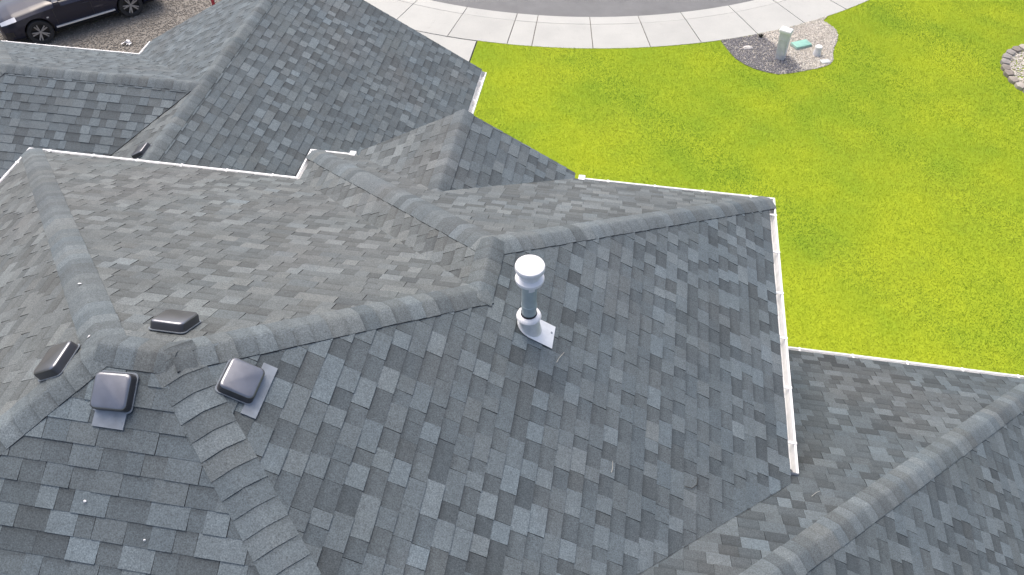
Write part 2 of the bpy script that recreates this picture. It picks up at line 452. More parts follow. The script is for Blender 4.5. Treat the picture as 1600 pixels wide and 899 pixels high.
caps(SE, B, 'south', 'east', 0, .03, thick=.0055, half=.162); caps(Cc, B, 'north', 'east', .08, .0)
caps(A, B, 'north', 'south', .03, .02, lift=.001, thick=.005)
caps(P3, D, 'wing_west', 'wing_north', .03, -.05); caps(P6, D, 'wing_north', 'east', .03, -.05)
caps(D, Cc, 'wing_west', 'east', .07, .10, lift=.005, thick=.007)
caps(W2, Wt, 'right_north', 'right_east', .03, .02)
caps(GA, GS, 'garage_east', 'garage_west', 0.0, 0); caps(XE, GX, 'cross_north', 'cross_south', .05, .0)
caps(XNW, XE, 'cross_north', 'cross_west'); caps(XSW, XE, 'cross_south', 'cross_west')
caps(dA, dB, 'gable_east', 'gable_west', .0, .06)
co = sorted(range(len(CAPS)), key=lambda k: -CAPS[k][0])
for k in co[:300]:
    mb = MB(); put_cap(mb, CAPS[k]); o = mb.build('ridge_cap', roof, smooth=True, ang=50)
if len(co) > 300:
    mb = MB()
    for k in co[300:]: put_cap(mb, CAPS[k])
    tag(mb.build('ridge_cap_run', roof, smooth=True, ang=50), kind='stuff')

# ---- gutters: open troughs, profile (outward, up) swept along the eave with mitred corners
PROF_OUT = [(-.112, .030), (-.112, -.095), (-.040, -.095), (-.012, -.055), (.0, -.030), (.0, .014)]
PROF_IN = [(-.022, .014), (-.024, -.018), (-.044, -.075), (-.106, -.075), (-.106, .030)]
def gutter(path, left=1, caps_=(True, True), brk=0.62, box_end=None):
    """path of the outer lip (3-D, level); the house is on the right-hand side of travel when left = 1"""
    P = [np.array(p, float) for p in path]; n = len(P); offs = []
    for k in range(n):
        ns = []
        for a, b in ((k - 1, k), (k, k + 1)):
            if a >= 0 and b < n:
                d = unit(P[b] - P[a]); ns.append(np.array((-d[1], d[0], 0)) * left)
        if len(ns) == 1: offs.append(ns[0])
        else:
            m = ns[0] + ns[1]; offs.append(m / (m @ ns[0]))
    mb = MB()
    def ring(k, prof): return [P[k] + offs[k] * a + np.array((0, 0, b)) for a, b in prof]
    mb.grid([ring(k, PROF_OUT + PROF_IN[:2]) for k in range(n)], M_GUT, flip=left < 0)
    mb.grid([ring(k, PROF_IN[1:]) for k in range(n)], M_GUTIN, flip=left < 0)
    for k, on in ((0, caps_[0]), (n - 1, caps_[1])):
        if on:
            mb.poly(ring(k, PROF_OUT + [PROF_IN[0]]), M_GUT)
    g = mb.build('gutter', house, smooth=False)
    for k in range(n - 1):
        d = P[k + 1] - P[k]; L = np.linalg.norm(d); d = d / L; o = np.array((-d[1], d[0], 0)) * left
        m = int(L / brk)
        for j in range(m):
            t = (j + .5) * L / m
            c = P[k] + d * t
            if pix(c) is None or not (-200 < pix(c)[0] < 1800 and -200 < pix(c)[1] < 1100): continue
            bb = MB(); bb.box((-.014, -.150, .012), (.014, .004, .021), M_GUT, X=d, Y=o, o=c)
            bb.build('gutter_bracket', g)
    return g
gutter([(0, -2 * h, 0), (0, 0, 0), (x2, 0, 0), (x2, y3, 0), (gx - gw - .06, y3, 0)])
gutter([(gx + gw + .07, y3, 0), (x6, y3, 0), (x6, y7 + .06, 0)])
gutter([(x6 - .38, yw, -dw), (xw, yw, -dw), (xw, yw - 2 * tT, -dw)])
gutter([(xe - wg, yc + wg, dg), (xr - wg, yc + wg, dg), (xr - wg, yg - .02, dg)], caps_=(False, True))
gutter([(xr + wg, yg - .02, dg), (xr + wg, .2, dg)])
# upright end boxes where two gutter runs die into the gable
for x in (gx - gw - .03, gx + gw + .03):
    bb = MB(); bb.box((-.045, -.10, -.10), (.045, .01, .055), M_GUT, o=(x, y3, 0))
    bevel(bb.build('gutter_end_box', house), .008)

# ---- roof vents
def vent(face, at, label, rot=0.0, plate=(.22, .11), hood=(.262, .252, .075)):
    O, u, w_, n = FRAMES[face]
    at = np.array(at, float); at = at - n * ((at - O) @ n) + n * .012
    cr, sr = math.cos(rot), math.sin(rot)
    U = u * cr + w_ * sr; W = -u * sr + w_ * cr
    e = bpy.data.objects.new('roof_vent', None); e.empty_display_size = .2; link(e, house, at); e['label'] = label
    a, b, c = hood[0] / 2, hood[1] / 2, hood[2]
    mb = MB()
    rows = []
    def rr(hx, hy, r, z, k=5):
        pts = []
        for q, (sx, sy) in enumerate(((1, 1), (-1, 1), (-1, -1), (1, -1))):
            for j in range(k):
                an = math.pi / 2 * (q + j / (k - 1))
                pts.append(at + U * (sx * (hx - r) + r * math.cos(an)) + W * (sy * (hy - r) + r * math.sin(an)) + n * z)
        return pts
    for ins, z, r in ((-.001, .008, .036), (.001, .020, .036), (.003, c * .70, .036), (.006, c * .86, .036), (.012, c * .96, .034), (.022, c, .030)):
        rows.append(rr(a - ins, b - ins, r, z))
    mb.grid(rows[:4], M_VENT_SHADE, close=True); mb.grid(rows[3:], M_VENT, close=True)
    mb.poly(rows[-1], M_VENT)
    mb.build('vent_hood', e, origin=at, smooth=True, weld=True, ang=60)
    mb = MB(); rows = [rr(a + .009, b + .009, .036, .002), rr(a + .009, b + .009, .036, .008), rr(a - .004, b - .004, .03, .008)]
    mb.grid(rows, M_FLANGE, close=True)
    mb.build('vent_rim', e, origin=at, smooth=True, weld=True)
    mb = MB(); mb.box((-plate[0] / 2, -b - plate[1], -.010), (plate[0] / 2, -b + .04, .003), M_FLANGE, X=u, Y=w_, Z=n, o=at)
    mb.build('vent_flange', e, origin=at)
    return e
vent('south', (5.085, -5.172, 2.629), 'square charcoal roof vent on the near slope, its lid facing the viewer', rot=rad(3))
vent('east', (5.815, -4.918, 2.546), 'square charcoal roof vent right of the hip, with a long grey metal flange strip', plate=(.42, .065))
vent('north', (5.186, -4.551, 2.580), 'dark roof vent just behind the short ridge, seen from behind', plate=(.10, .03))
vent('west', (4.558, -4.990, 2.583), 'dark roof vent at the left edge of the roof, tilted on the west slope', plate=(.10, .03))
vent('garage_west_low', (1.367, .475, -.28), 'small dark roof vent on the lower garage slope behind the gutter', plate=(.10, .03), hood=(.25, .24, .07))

# ---- flue pipe
fl = bpy.data.objects.new('flue_pipe', None); O, u, w_, n = FRAMES['east']
fb = np.array((7.580, -3.308, 0.0)); fb[2] = s * (x6 - fb[0]); link(fl, house, fb); fl['label'] = 'grey metal flue pipe with a round white cap and flashing, standing on the east slope'
mb = MB(); mb.lathe([(.066, -.05), (.066, .66)], M_PIPE, fb, 32)
for z in (.30, .56): mb.lathe([(.066, z), (.069, z + .004), (.069, z + .012), (.066, z + .016)], M_PIPE, fb, 32)
mb.build('pipe', fl, smooth=True, weld=True)
mb = MB(); mb.lathe([(.066, .590), (.104, .607), (.118, .615), (.124, .632), (.120, .648), (.102, .656), (.088, .662), (.086, .745)], M_WHITE, fb, 40)
mb.lathe([(.086, .735), (.118, .738), (.124, .748), (.124, .778), (.120, .790), (.105, .799), (.06, .808), (.0005, .810)], M_WHITE, fb, 40)
mb.build('flue_cap', fl, smooth=True, weld=True)
mb = MB(); mb.lathe([(.068, .182), (.088, .180), (.104, .168), (.110, .152), (.104, .136), (.066, .128)], M_WHITE, fb, 36)
mb.build('storm_collar', fl, smooth=True, weld=True)
mb = MB(); mb.lathe([(.070, .205), (.0715, .198), (.0715, .186), (.069, .180)], M_BLACK, fb, 32)
mb.build('sealant_ring', fl, smooth=True, weld=True)
# flashing: cone from the collar down to the slope, and the flat plate running down slope under it
mb = MB(); nn = 36; top = []; mid = []; bot = []
for k in range(nn):
    an = 2 * math.pi * k / nn
    top.append(fb + np.array((.078 * math.cos(an), .078 * math.sin(an), .150)))
    q = fb + u * (.108 * math.cos(an)) - w_ * (.118 * math.sin(an)) + n * .014 - w_ * .012
    q2 = fb + u * (.122 * math.cos(an)) - w_ * (.135 * math.sin(an)) + n * .0135 - w_ * .012
    mid.append(q); bot.append(q2)
c0 = np.mean(top, axis=0)
kk = min(range(nn), key=lambda j: np.linalg.norm((mid[j] - mid[j] @ n * n) - (top[0] - top[0] @ n * n)))
def turn(ring, ref):
    j = min(range(nn), key=lambda q: np.linalg.norm((ring[q] - ring[q][2] * np.array((0, 0, 1))) - (ref[0] - ref[0][2] * np.array((0, 0, 1)))))
    r = ring[j:] + ring[:j]
    if np.linalg.norm(r[nn // 4] - ref[nn // 4]) > np.linalg.norm(r[-(nn // 4)] - ref[nn // 4]): r = [r[0]] + r[:0:-1]
    return r
mid = turn(mid, top); bot = turn(bot, mid)
mb.grid([bot, mid, top], M_GALV, close=True)
mb.build('flashing_cone', fl, smooth=True, weld=True)
mb = MB(); mb.box((-.125, -.255, .0135), (.125, .0, .0165), M_GALV, X=u, Y=w_, Z=n, o=fb)
o = mb.build('flashing_plate', fl)
mb = MB()
for cx in (.10,):
    mb.lathe([(.0105, .0), (.0105, .004), (.0005, .007)], M_FLANGE, fb + u * cx * .4 - w_ * .225 + n * .0165, 10, Z=n, X=u)
mb.build('flashing_nail', fl)
# pale sticker wrapped on the pipe, on the side seen from the near slope
mb = MB(); rows = []
for z in (.525, .572):
    rows.append([fb + np.array((.0672 * math.cos(a), .0672 * math.sin(a), z)) for a in np.linspace(rad(-88), rad(-40), 8)])
mb.grid(rows, M_WHITE); mb.build('pipe_sticker', fl)

# ---- small pale scraps lying on the shingles
def scrap(face, xy, size, label):
    O, u, w_, n = FRAMES[face]
    p = np.array((xy[0], xy[1], 0.0)); p[2] = O[2] - ((p - O)[0] * n[0] + (p - O)[1] * n[1]) / n[2]
    p = p + n * .013
    mb = MB(); k = 7; ring = []
    for j in range(k):
        a = 2 * math.pi * j / k; r = size * random.uniform(.6, 1.1)
        ring.append(p + u * r * math.cos(a) + w_ * r * .7 * math.sin(a) + n * random.uniform(.002, .008))
    c = p + n * .010
    for j in range(k): mb.poly([ring[j], ring[(j + 1) % k], c], M_WHITE)
    for j in range(k): mb.poly([ring[(j + 1) % k], ring[j], p], M_WHITE)
    tag(mb.build('litter_scrap', weld=True), label, 'scrap', 'pale scraps lying on the roof')
scrap('south', (5.056, -5.789), .014, 'tiny white scrap on the near slope, below the square vent')
scrap('south', (5.510, -5.942), .011, 'tiny white scrap lowest on the near slope, beside the big diagonal hip')
scrap('north', (4.075, -4.09), .020, 'pale scrap on the hip caps at the left, highest of the white specks')
scrap('west', (4.71, -4.80), .015, 'pale scrap by the left end of the short ridge, above the left vents')

# ---- twigs and needles dropped on the slopes
def twig(face, pts, m, label, r=.0024):
    O, u, w_, n = FRAMES[face]
    P = []
    for x, y in pts:
        q = np.array((x, y, 0.0)); q[2] = O[2] - ((q - O)[0] * n[0] + (q - O)[1] * n[1]) / n[2]; P.append(q + n * .016)
    mb = MB(); rows = []
    for k, q in enumerate(P):
        d = unit(P[min(k + 1, len(P) - 1)] - P[max(k - 1, 0)]); sd = np.cross(d, n); rr = r * (1 - .5 * k / len(P))
        rows.append([q + (sd * math.cos(a) + n * math.sin(a)) * rr for a in np.linspace(0, 2 * math.pi, 6, endpoint=False)])
    mb.grid(rows, m, close=True); mb.poly(rows[0][::-1], m); mb.poly(rows[-1], m)
    tag(mb.build('twig', weld=True), label, 'twig', 'twigs dropped on the roof')
M_TWIGP = mat('twig_pale', (.42, .41, .36), .8); M_TWIGD = mat('twig_dark', (.04, .038, .034), .85)
twig('east', [(7.86, -3.55), (7.875, -3.49), (7.91, -3.41)], M_TWIGP, 'pale bent twig on the east slope just below the flue flashing')
twig('east', [(8.433, -4.36), (8.440, -4.31), (8.434, -4.25)], M_TWIGP, 'short pale needle in the middle of the big shingle slope near the bottom')
twig('east', [(9.10, -4.18), (9.16, -4.17), (9.21, -4.11), (9.22, -4.04)], M_TWIGD, 'dark curved twig near the valley at the lower right', .0035)
twig('right_north', [(10.36, -3.80), (10.42, -3.73), (10.46, -3.70)], M_TWIGP, 'pale twig on the lower right roof beside the end of the gutter')

# ------------------------------------------------------------------ ground
def ground_mat():
    m = bpy.data.materials.new('turf_soil'); m.use_nodes = True; k = NB(m); b = k.n['Principled BSDF']
    pos = k.node('ShaderNodeNewGeometry').outputs['Position']
    c = k.mix(k.rng(k.noise(pos, .5, 4), .35, .65, 0, 1), (.22, .32, .020), (.32, .39, .020))
    c = k.scale(c, k.rng(k.noise(pos, 14, 4, .7), .3, .7, .88, 1.12)); k.l.new(c, b.inputs['Base Color'])
    b.inputs['Roughness'].default_value = .9; b.inputs['Specular IOR Level'].default_value = .15
    return m
def grass_mat():
    m = bpy.data.materials.new('grass_blade'); m.use_nodes = True; k = NB(m); b = k.n['Principled BSDF']
    pos = k.node('ShaderNodeNewGeometry').outputs['Position']
    var = k.node('ShaderNodeAttribute', attribute_name='vary').outputs['Fac']
    sx_ = k.node('ShaderNodeSeparateXYZ'); k.l.new(pos, sx_.inputs[0])          # soft bands left by the mower run obliquely over the lawn
    al = k.math('SUBTRACT', k.math('MULTIPLY', sx_.outputs[0], .684 * .07), k.math('MULTIPLY', sx_.outputs[1], .729 * .07))
    ac = k.math('ADD', k.math('MULTIPLY', sx_.outputs[0], .729 * .42), k.math('MULTIPLY', sx_.outputs[1], .684 * .42))
    cb = k.node('ShaderNodeCombineXYZ'); k.l.new(al, cb.inputs[0]); k.l.new(ac, cb.inputs[1]); cb.inputs[2].default_value = 3.1
    str_ = k.noise(cb.outputs[0], 1.0, 3)
    c = k.mix(k.rng(str_, .42, .58, 0, 1), (.118, .240, .022), (.325, .41, .020))
    c = k.mix(k.rng(k.noise(pos, .45, 3), .50, .68, 0, .5), c, (.355, .37, .04))
    c = k.mix(k.rng(k.noise(pos, .8, 3), .55, .70, 0, .5), c, (.14, .26, .022))
    c = k.mix(k.rng(k.noise(pos, 1.6, 4, .7), .50, .75, 0, .35), c, (.30, .34, .065))
    c = k.scale(c, k.rng(var, 0, 1, .90, 1.12))
    nu = k.node('ShaderNodeCombineXYZ'); nu.inputs[2].default_value = 1.0; k.l.new(nu.outputs[0], b.inputs['Normal'])
    k.l.new(c, b.inputs['Base Color']); b.inputs['Roughness'].default_value = .7; b.inputs['Specular IOR Level'].default_value = .1
    tr = k.node('ShaderNodeBsdfTranslucent'); k.l.new(c, tr.inputs['Color'])
    mx = k.node('ShaderNodeMixShader'); mx.inputs[0].default_value = .35
    k.l.new(b.outputs[0], mx.inputs[1]); k.l.new(tr.outputs[0], mx.inputs[2]); k.l.new(mx.outputs[0], k.n['Material Output'].inputs['Surface'])
    return m
M_SOIL = ground_mat(); M_GRASS = grass_mat()
def concrete_mat():
    m = bpy.data.materials.new('concrete'); m.use_nodes = True; k = NB(m); b = k.n['Principled BSDF']
    pos = k.node('ShaderNodeNewGeometry').outputs['Position']
    at = k.node('ShaderNodeAttribute', attribute_name='tint'); sep = k.node('ShaderNodeSeparateColor'); k.l.new(at.outputs['Color'], sep.inputs[0])
    c = k.mix(k.rng(k.noise(pos, 1.3, 5), .35, .7, 0, 1), (.435, .440, .410), (.395, .40, .375))
    f = k.math('MULTIPLY', sep.outputs[0], k.rng(k.noise(pos, 30, 4, .7), .3, .7, .95, 1.05))
    f = k.math('MULTIPLY', f, k.rng(k.noise(pos, 4, 5, .7), .60, .75, 1.0, .88))
    k.l.new(k.scale(c, f), b.inputs['Base Color']); b.inputs['Roughness'].default_value = .85; b.inputs['Specular IOR Level'].default_value = .3
    return m
M_CON = concrete_mat()
M_JOINT = mat('joint_dirt', (.16, .15, .13), .95, noise=(20, .3))
M_ASPH = mat('asphalt', (.148, .152, .152), .85, noise=(2.2, .10), bump=(90, .4))
M_ASPH.node_tree.nodes['Principled BSDF'].inputs['Roughness'].default_value = .7
M_GRAV = mat('gravel_bed_soil', (.33, .31, .27), .95, noise=(35, .35))

M_EARTH = mat('earth', (.10, .105, .075), .95, noise=(.3, .3))
mb = MB(); mb.poly([(-900, -900, GZ - .05), (900, -900, GZ - .05), (900, 900, GZ - .05), (-900, 900, GZ - .05)], M_EARTH)
tag(mb.build('ground'), kind='structure')

CC = np.array((5.0, 26.85)); RL, RK, RR = 14.56, 13.24, 12.83     # cul-de-sac: lawn edge, sidewalk/kerb joint, road edge
def cp(r, a): return CC[0] + r * math.sin(a), CC[1] - r * math.cos(a)
def ringseg(mb, r0, r1, a0, a1, z0, z1, m, tint, n=4, lip=0):
    aa = np.linspace(a0, a1, n + 1)
    top0 = [(*cp(r0, a), z1) for a in aa]; top1 = [(*cp(r1, a), z1) for a in aa]
    for j in range(n): mb.poly([top1[j], top1[j + 1], top0[j + 1], top0[j]], m, tint)
    loop = top1 + top0[::-1]
    lo = [(p[0], p[1], z0) for p in loop]
    for j in range(len(loop)):
        q = (j + 1) % len(loop); mb.poly([lo[j], lo[q], loop[q], loop[j]], m, tint)
# road
mb = MB(); mb.poly([(*cp(RR + .1, a), GZ - .034) for a in np.linspace(0, 2 * math.pi, 96, endpoint=False)], M_ASPH)
tag(mb.build('road'), kind='structure')
# bed under the slabs
mb = MB(); ringseg(mb, RR, RL, -1.35, 1.35, GZ - .2, GZ - .022, M_JOINT, (1, 0, 0), 60)
pave = tag(mb.build('pavement'), kind='structure')
joints = [-1.30, -1.18, -1.06, -.94, -.82, -.70, -.585, -.48, -.375, -.264, -.14, -.018, .031, .151, .264, .367, .489, .601, .715, .83, .945, 1.06, 1.18, 1.30]
g = .0035
for a0, a1 in zip(joints[:-1], joints[1:]):
    gg = .003
    tn = (random.uniform(.96, 1.04), 0, 0)
    mb = MB(); ringseg(mb, RK + .012, RL, a0 + gg * .3, a1 - gg * .3, GZ - .08, GZ + random.uniform(-.003, .003), M_CON, tn); mb.build('paving_slab', pave)
    mb = MB(); ringseg(mb, RR, RK - .006, a0 + gg * .3, a1 - gg * .3, GZ - .15, GZ - .004 + random.uniform(-.002, .002), M_CON, (tn[0] * 1.04, 0, 0)); mb.build('kerb_stone', pave)
# concrete driveway in front of the garage gable
mb = MB()
xs0, xs1 = -1.75, 3.84
def ring_y(x): return CC[1] - math.sqrt((RL + .02) ** 2 - (x - CC[0]) ** 2)
mb.poly([(xs0, yg - .1, GZ - .026), (xs1, yg - .1, GZ - .026), (xs1, 12.3, GZ - .026), (xs0, 13.0, GZ - .026)], M_JOINT)
drive = tag(mb.build('driveway'), kind='structure')
for xa, xb in ((xs0, .12), (.14, 1.98), (2.0, xs1)):
    ys = [6.3, 8.3, 10.3]
    for ya, yb in zip(ys, ys[1:] + [None]):
        n = 5; xx = np.linspace(xa, xb, n)
        tp = [(x, ya + .01, GZ - .006) for x in xx] + [(x, (yb if yb else ring_y(x) - .012), GZ - .006) for x in xx[::-1]]
        mb = MB(); tn = (random.uniform(.99, 1.05), 0, 0); mb.poly(tp, M_CON, tn)
        lo = [(p[0], p[1], GZ - .1) for p in tp]
        for j in range(len(tp)):
            q = (j + 1) % len(tp); mb.poly([lo[j], lo[q], tp[q], tp[j]], M_CON, tn)
        mb.build('driveway_slab', drive)
# gravel parking area beside the garage
mb = MB(); gp = [(-22, -3), (-1.95, -3), (-1.95, 13.1), (-4.2, 14.3), (-8, 17.0), (-22, 17.0)]
gp = [(-22, -3), (-1.95, -3), (-1.95, 13.3)] + [cp(RL + .0, a) for a in np.linspace(-.50, -1.0, 8)] + [(-22, 20)]
M_GRAVD = mat('gravel_drive_soil', (.21, .195, .17), .95, noise=(35, .3))
mb.poly([(x, y, GZ - .030) for x, y in gp], M_GRAVD)
tag(mb.build('gravel_drive'), kind='structure')

def stone_mat(name, cols):
    m = bpy.data.materials.new(name); m.use_nodes = True; k = NB(m); b = k.n['Principled BSDF']
    var = k.node('ShaderNodeAttribute', attribute_name='vary').outputs['Fac']
    r = k.node('ShaderNodeValToRGB'); k.l.new(var, r.inputs[0]); e = r.color_ramp.elements
    e[0].color = (*cols[0], 1); e[1].color = (*cols[-1], 1)
    for j, c in enumerate(cols[1:-1]): q = e.new((j + 1) / (len(cols) - 1)); q.color = (*c, 1)
    k.l.new(r.outputs[0], b.inputs['Base Color']); b.inputs['Roughness'].default_value = .85; b.inputs['Specular IOR Level'].default_value = .3
    return m
M_STDRIVE = stone_mat('drive_gravel', [(.17, .155, .132), (.24, .22, .19), (.29, .265, .23), (.42, .40, .36)])
M_STDARK = stone_mat('dark_gravel', [(.10, .10, .11), (.20, .195, .205), (.30, .295, .30), (.50, .49, .49)])
M_STLIGHT = stone_mat('pale_gravel', [(.38, .345, .28), (.56, .52, .45), (.68, .64, .56), (.82, .80, .75)])
OCT = np.array([(1, 0, 0), (0, 1, 0), (-1, 0, 0), (0, -1, 0), (0, 0, 1), (0, 0, -1)], float)
OF = np.array([(0, 1, 4), (1, 2, 4), (2, 3, 4), (3, 0, 4), (1, 0, 5), (2, 1, 5), (3, 2, 5), (0, 3, 5)])
def in_poly(X, Y, poly):
    ins = np.zeros(len(X), bool); n = len(poly)
    for a in range(n):
        x0, y0 = poly[a]; x1, y1 = poly[(a + 1) % n]
        if y0 == y1: continue
        c = ((y0 > Y) != (y1 > Y)) & (X < (x1 - x0) * (Y - y0) / (y1 - y0) + x0); ins ^= c
    return ins
def stones(name, poly, per_m2, size, m, z, keep=None):
    P = np.array(poly); lo, hi = P.min(0), P.max(0); n = int((hi[0] - lo[0]) * (hi[1] - lo[1]) * per_m2)
    X = rng.uniform(lo[0], hi[0], n); Y = rng.uniform(lo[1], hi[1], n); k = in_poly(X, Y, poly)
    if keep is not None: k &= keep(X, Y)
    X, Y = X[k], Y[k]; n = len(X)
    R = rng.uniform(size[0], size[1], (n, 1, 1)) * rng.uniform(.7, 1.25, (n, 6, 1))
    an = rng.uniform(0, 6.28, n); c, s_ = np.cos(an), np.sin(an)
    V = OCT[None] * R * np.array((1, .75, .55)); V += rng.normal(0, .12, V.shape) * size[0]
    V = np.stack([V[..., 0] * c[:, None] - V[..., 1] * s_[:, None], V[..., 0] * s_[:, None] + V[..., 1] * c[:, None], V[..., 2]], -1)
    V += np.stack([X, Y, np.full(n, z)], -1)[:, None]
    F = (OF[None] + (np.arange(n) * 6)[:, None, None]).reshape(-1, 3)
    return tag(raw_mesh(name, V.reshape(-1, 3), F, m, attr=np.repeat(rng.beta(2, 2.6, n), 6)), kind='stuff')
def near(X, Y, x0, x1, y0, y1): return (X > x0) & (X < x1) & (Y > y0) & (Y < y1)
def road_clear(X, Y, extra=.05): return np.hypot(X - CC[0], Y - CC[1]) > RL + extra
stones('gravel', gp, 420, (.016, .034), M_STDRIVE, GZ - .022, lambda X, Y: near(X, Y, -14, -1.98, 6.0, 15.5) & road_clear(X, Y))

# planting bed by the pavement
bed = [(10.78, 13.42), (10.98, 12.95), (11.18, 12.56), (11.42, 12.31), (11.69, 12.13), (12.0, 12.02), (12.29, 11.97), (12.6, 12.06), (12.9, 12.2), (13.25, 12.37), (13.58, 12.56), (13.76, 12.72),
       (13.86, 12.95), (13.88, 13.25), (13.94, 13.58), (14.06, 13.9), (14.13, 14.3), (14.10, 14.6), (13.98, 14.85), (13.78, 15.05)]
edge_out = [cp(RL + .01, a) for a in np.linspace(.66, .41, 14)]
bedp = bed + edge_out
split = [(11.93, 14.05), (12.20, 13.62), (12.46, 13.34), (12.77, 12.82), (12.99, 12.20)]
mb = MB(); mb.poly([(x, y, GZ - .002) for x, y in bedp], M_GRAV); tag(mb.build('planting_bed'), kind='structure')
def side(X, Y):                       # True on the dark (left) side of the split line
    xs = np.interp(Y, [p[1] for p in split[::-1]], [p[0] for p in split[::-1]]); return X < xs + rng.normal(0, .06, len(X))
stones('dark_gravel', bedp, 1500, (.014, .026), M_STDARK, GZ + .006, lambda X, Y: side(X, Y))
stones('pale_gravel', bedp, 2200, (.014, .028), M_STLIGHT, GZ + .006, lambda X, Y: ~side(X, Y))
# round bed with a block edging at the right
RC = (19.75, 13.10); RX, RY = 1.36, 1.52
rb = [(RC[0] + RX * math.cos(a), RC[1] + RY * math.sin(a)) for a in np.linspace(0, 2 * math.pi, 40, endpoint=False)]
mb = MB(); mb.poly([(RC[0] + (x - RC[0]) * .9, RC[1] + (y - RC[1]) * .9, GZ - .01) for x, y in rb], M_GRAV); tag(mb.build('planting_bed'), kind='structure')
stones('bed_gravel', [(RC[0] + (x - RC[0]) * .88, RC[1] + (y - RC[1]) * .88) for x, y in rb], 900, (.022, .042), M_STLIGHT, GZ + .005, lambda X, Y: X < 20.6)
edging = empty('bed_edging', (RC[0], RC[1], GZ), 'curved edging of tan concrete blocks round the gravel bed at the right', 'garden edging')
cols = [mat('block_%s' % nme, c, .9, noise=(12, .18), bump=(40, .5)) for nme, c in (('tan', (.29, .26, .22)), ('grey', (.26, .245, .225)), ('pale', (.38, .35, .30)), ('brown', (.225, .20, .17)))]
nb_ = 30
for j in range(nb_):
    a0 = 2 * math.pi * j / nb_; a1 = 2 * math.pi * (j + 1) / nb_
    def ep(a, f): return np.array((RC[0] + RX * f * math.cos(a), RC[1] + RY * f * math.sin(a)))
    da = (a1 - a0); o0, o1 = a0 + da * .05, a1 - da * .05; ii0, ii1 = a0 + da * .12, a1 - da * .12
    q = [ep(o0, 1.0), ep((o0 + o1) / 2, 1.03), ep(o1, 1.0), ep(ii1, .865), ep(ii0, .865)]
    z1 = GZ + .085 + random.uniform(-.012, .012); m = random.choice(cols)
    mb = MB(); mb.poly([(*p, z1) for p in q], m)
    for k in range(5):
        l = (k + 1) % 5; mb.poly([(*q[k], GZ - .06), (*q[l], GZ - .06), (*q[l], z1), (*q[k], z1)], m)
    bevel(mb.build('edging_block', edging), .014)

# ---- utility boxes in the bed
M_PED = mat('pedestal_green_grey', (.68, .685, .69), .55, noise=(8, .10)); M_PEDT = mat('pedestal_cap_white', (.78, .78, .76), .5)
M_LID = mat('lid_green', (.23, .45, .37), .55, noise=(8, .12)); M_LIDS = mat('lid_side', (.27, .36, .32), .6)
pd = empty('utility_pedestal', (12.40, 12.78, GZ), 'tall grey-green utility pedestal with a white top in the gravel bed', 'utility box')
an = rad(-24); X = np.array((math.cos(an), math.sin(an), 0)); Y = np.array((-X[1], X[0], 0)); Z = unit((-.05, -.02, 1))
mb = MB(); mb.box((-.118, -.095, -.05), (.118, .095, .80), M_PED, X, Y, Z, (12.40, 12.80, GZ), taper=-.14); bevel(mb.build('body', pd), .012)
mb = MB(); mb.box((-.175, -.135, .80), (.175, .135, .90), M_PEDT, X, Y, Z, (12.40, 12.80, GZ), taper=.12); bevel(mb.build('cap', pd), .02)
mb = MB(); mb.box((-.095, -.116, .16), (.095, -.106, .62), M_PED, X, Y, Z, (12.40, 12.80, GZ)); mb.build('front_panel', pd)
gb = empty('utility_vault', (13.02, 13.54, GZ), 'low flat green utility lid set in the pale gravel', 'utility box')
an = rad(30); X = np.array((math.cos(an), math.sin(an), 0)); Y = np.array((-X[1], X[0], 0))
mb = MB(); mb.box((-.27, -.165, -.05), (.27, .165, .06), M_LIDS, X, Y, o=(13.02, 13.54, GZ)); bevel(mb.build('box', gb), .02)
mb = MB(); mb.box((-.255, -.15, .06), (.255, .15, .085), M_LID, X, Y, o=(13.02, 13.54, GZ)); bevel(mb.build('lid', gb), .012)
wc = empty('cleanout_pipe', (13.42, 13.15, GZ), 'short pale round cap post right of the green lid', 'pipe')
mb = MB(); mb.lathe([(.115, -.05), (.110, .02), (.085, .21)], M_PED, (13.42, 13.15, GZ), 20); mb.build('pipe', wc, smooth=True, weld=True)
mb = MB(); mb.lathe([(.085, .20), (.098, .205), (.098, .25), (.085, .265), (.0005, .268)], M_PEDT, (13.42, 13.15, GZ), 20); mb.build('cap', wc, smooth=True, weld=True)
mb = MB(); mb.box((-.13, -.09, -.05), (.13, .09, .035), mat('pale_plate', (.50, .53, .52), .6, noise=(10, .1)), o=(13.62, 12.80, GZ), X=(.95, .3, 0), Y=(-.3, .95, 0))
tag(bevel(mb.build('meter_lid'), .012), 'small flat pale meter lid at the right corner of the gravel', 'lid')
def pebble(name, p, r, m, label, cat):
    bm = bmesh.new(); bmesh.ops.create_icosphere(bm, subdivisions=2, radius=1)
    for v in bm.verts:
        f = 1 + random.uniform(-.13, .13); v.co = Vector((v.co.x * r[0] * f, v.co.y * r[1] * f, v.co.z * r[2] * f))
    me = bpy.data.meshes.new(name); bm.to_mesh(me); bm.free(); me.materials.append(m)
    tag(link(bpy.data.objects.new(name, me), None, p), label, cat)
pebble('rock', (11.52, 13.18, GZ), (.15, .075, .06), mat('pale_rock', (.66, .62, .57), .8, noise=(20, .12)), 'single whitish rock lying on the dark gravel left of the pedestal', 'rock')
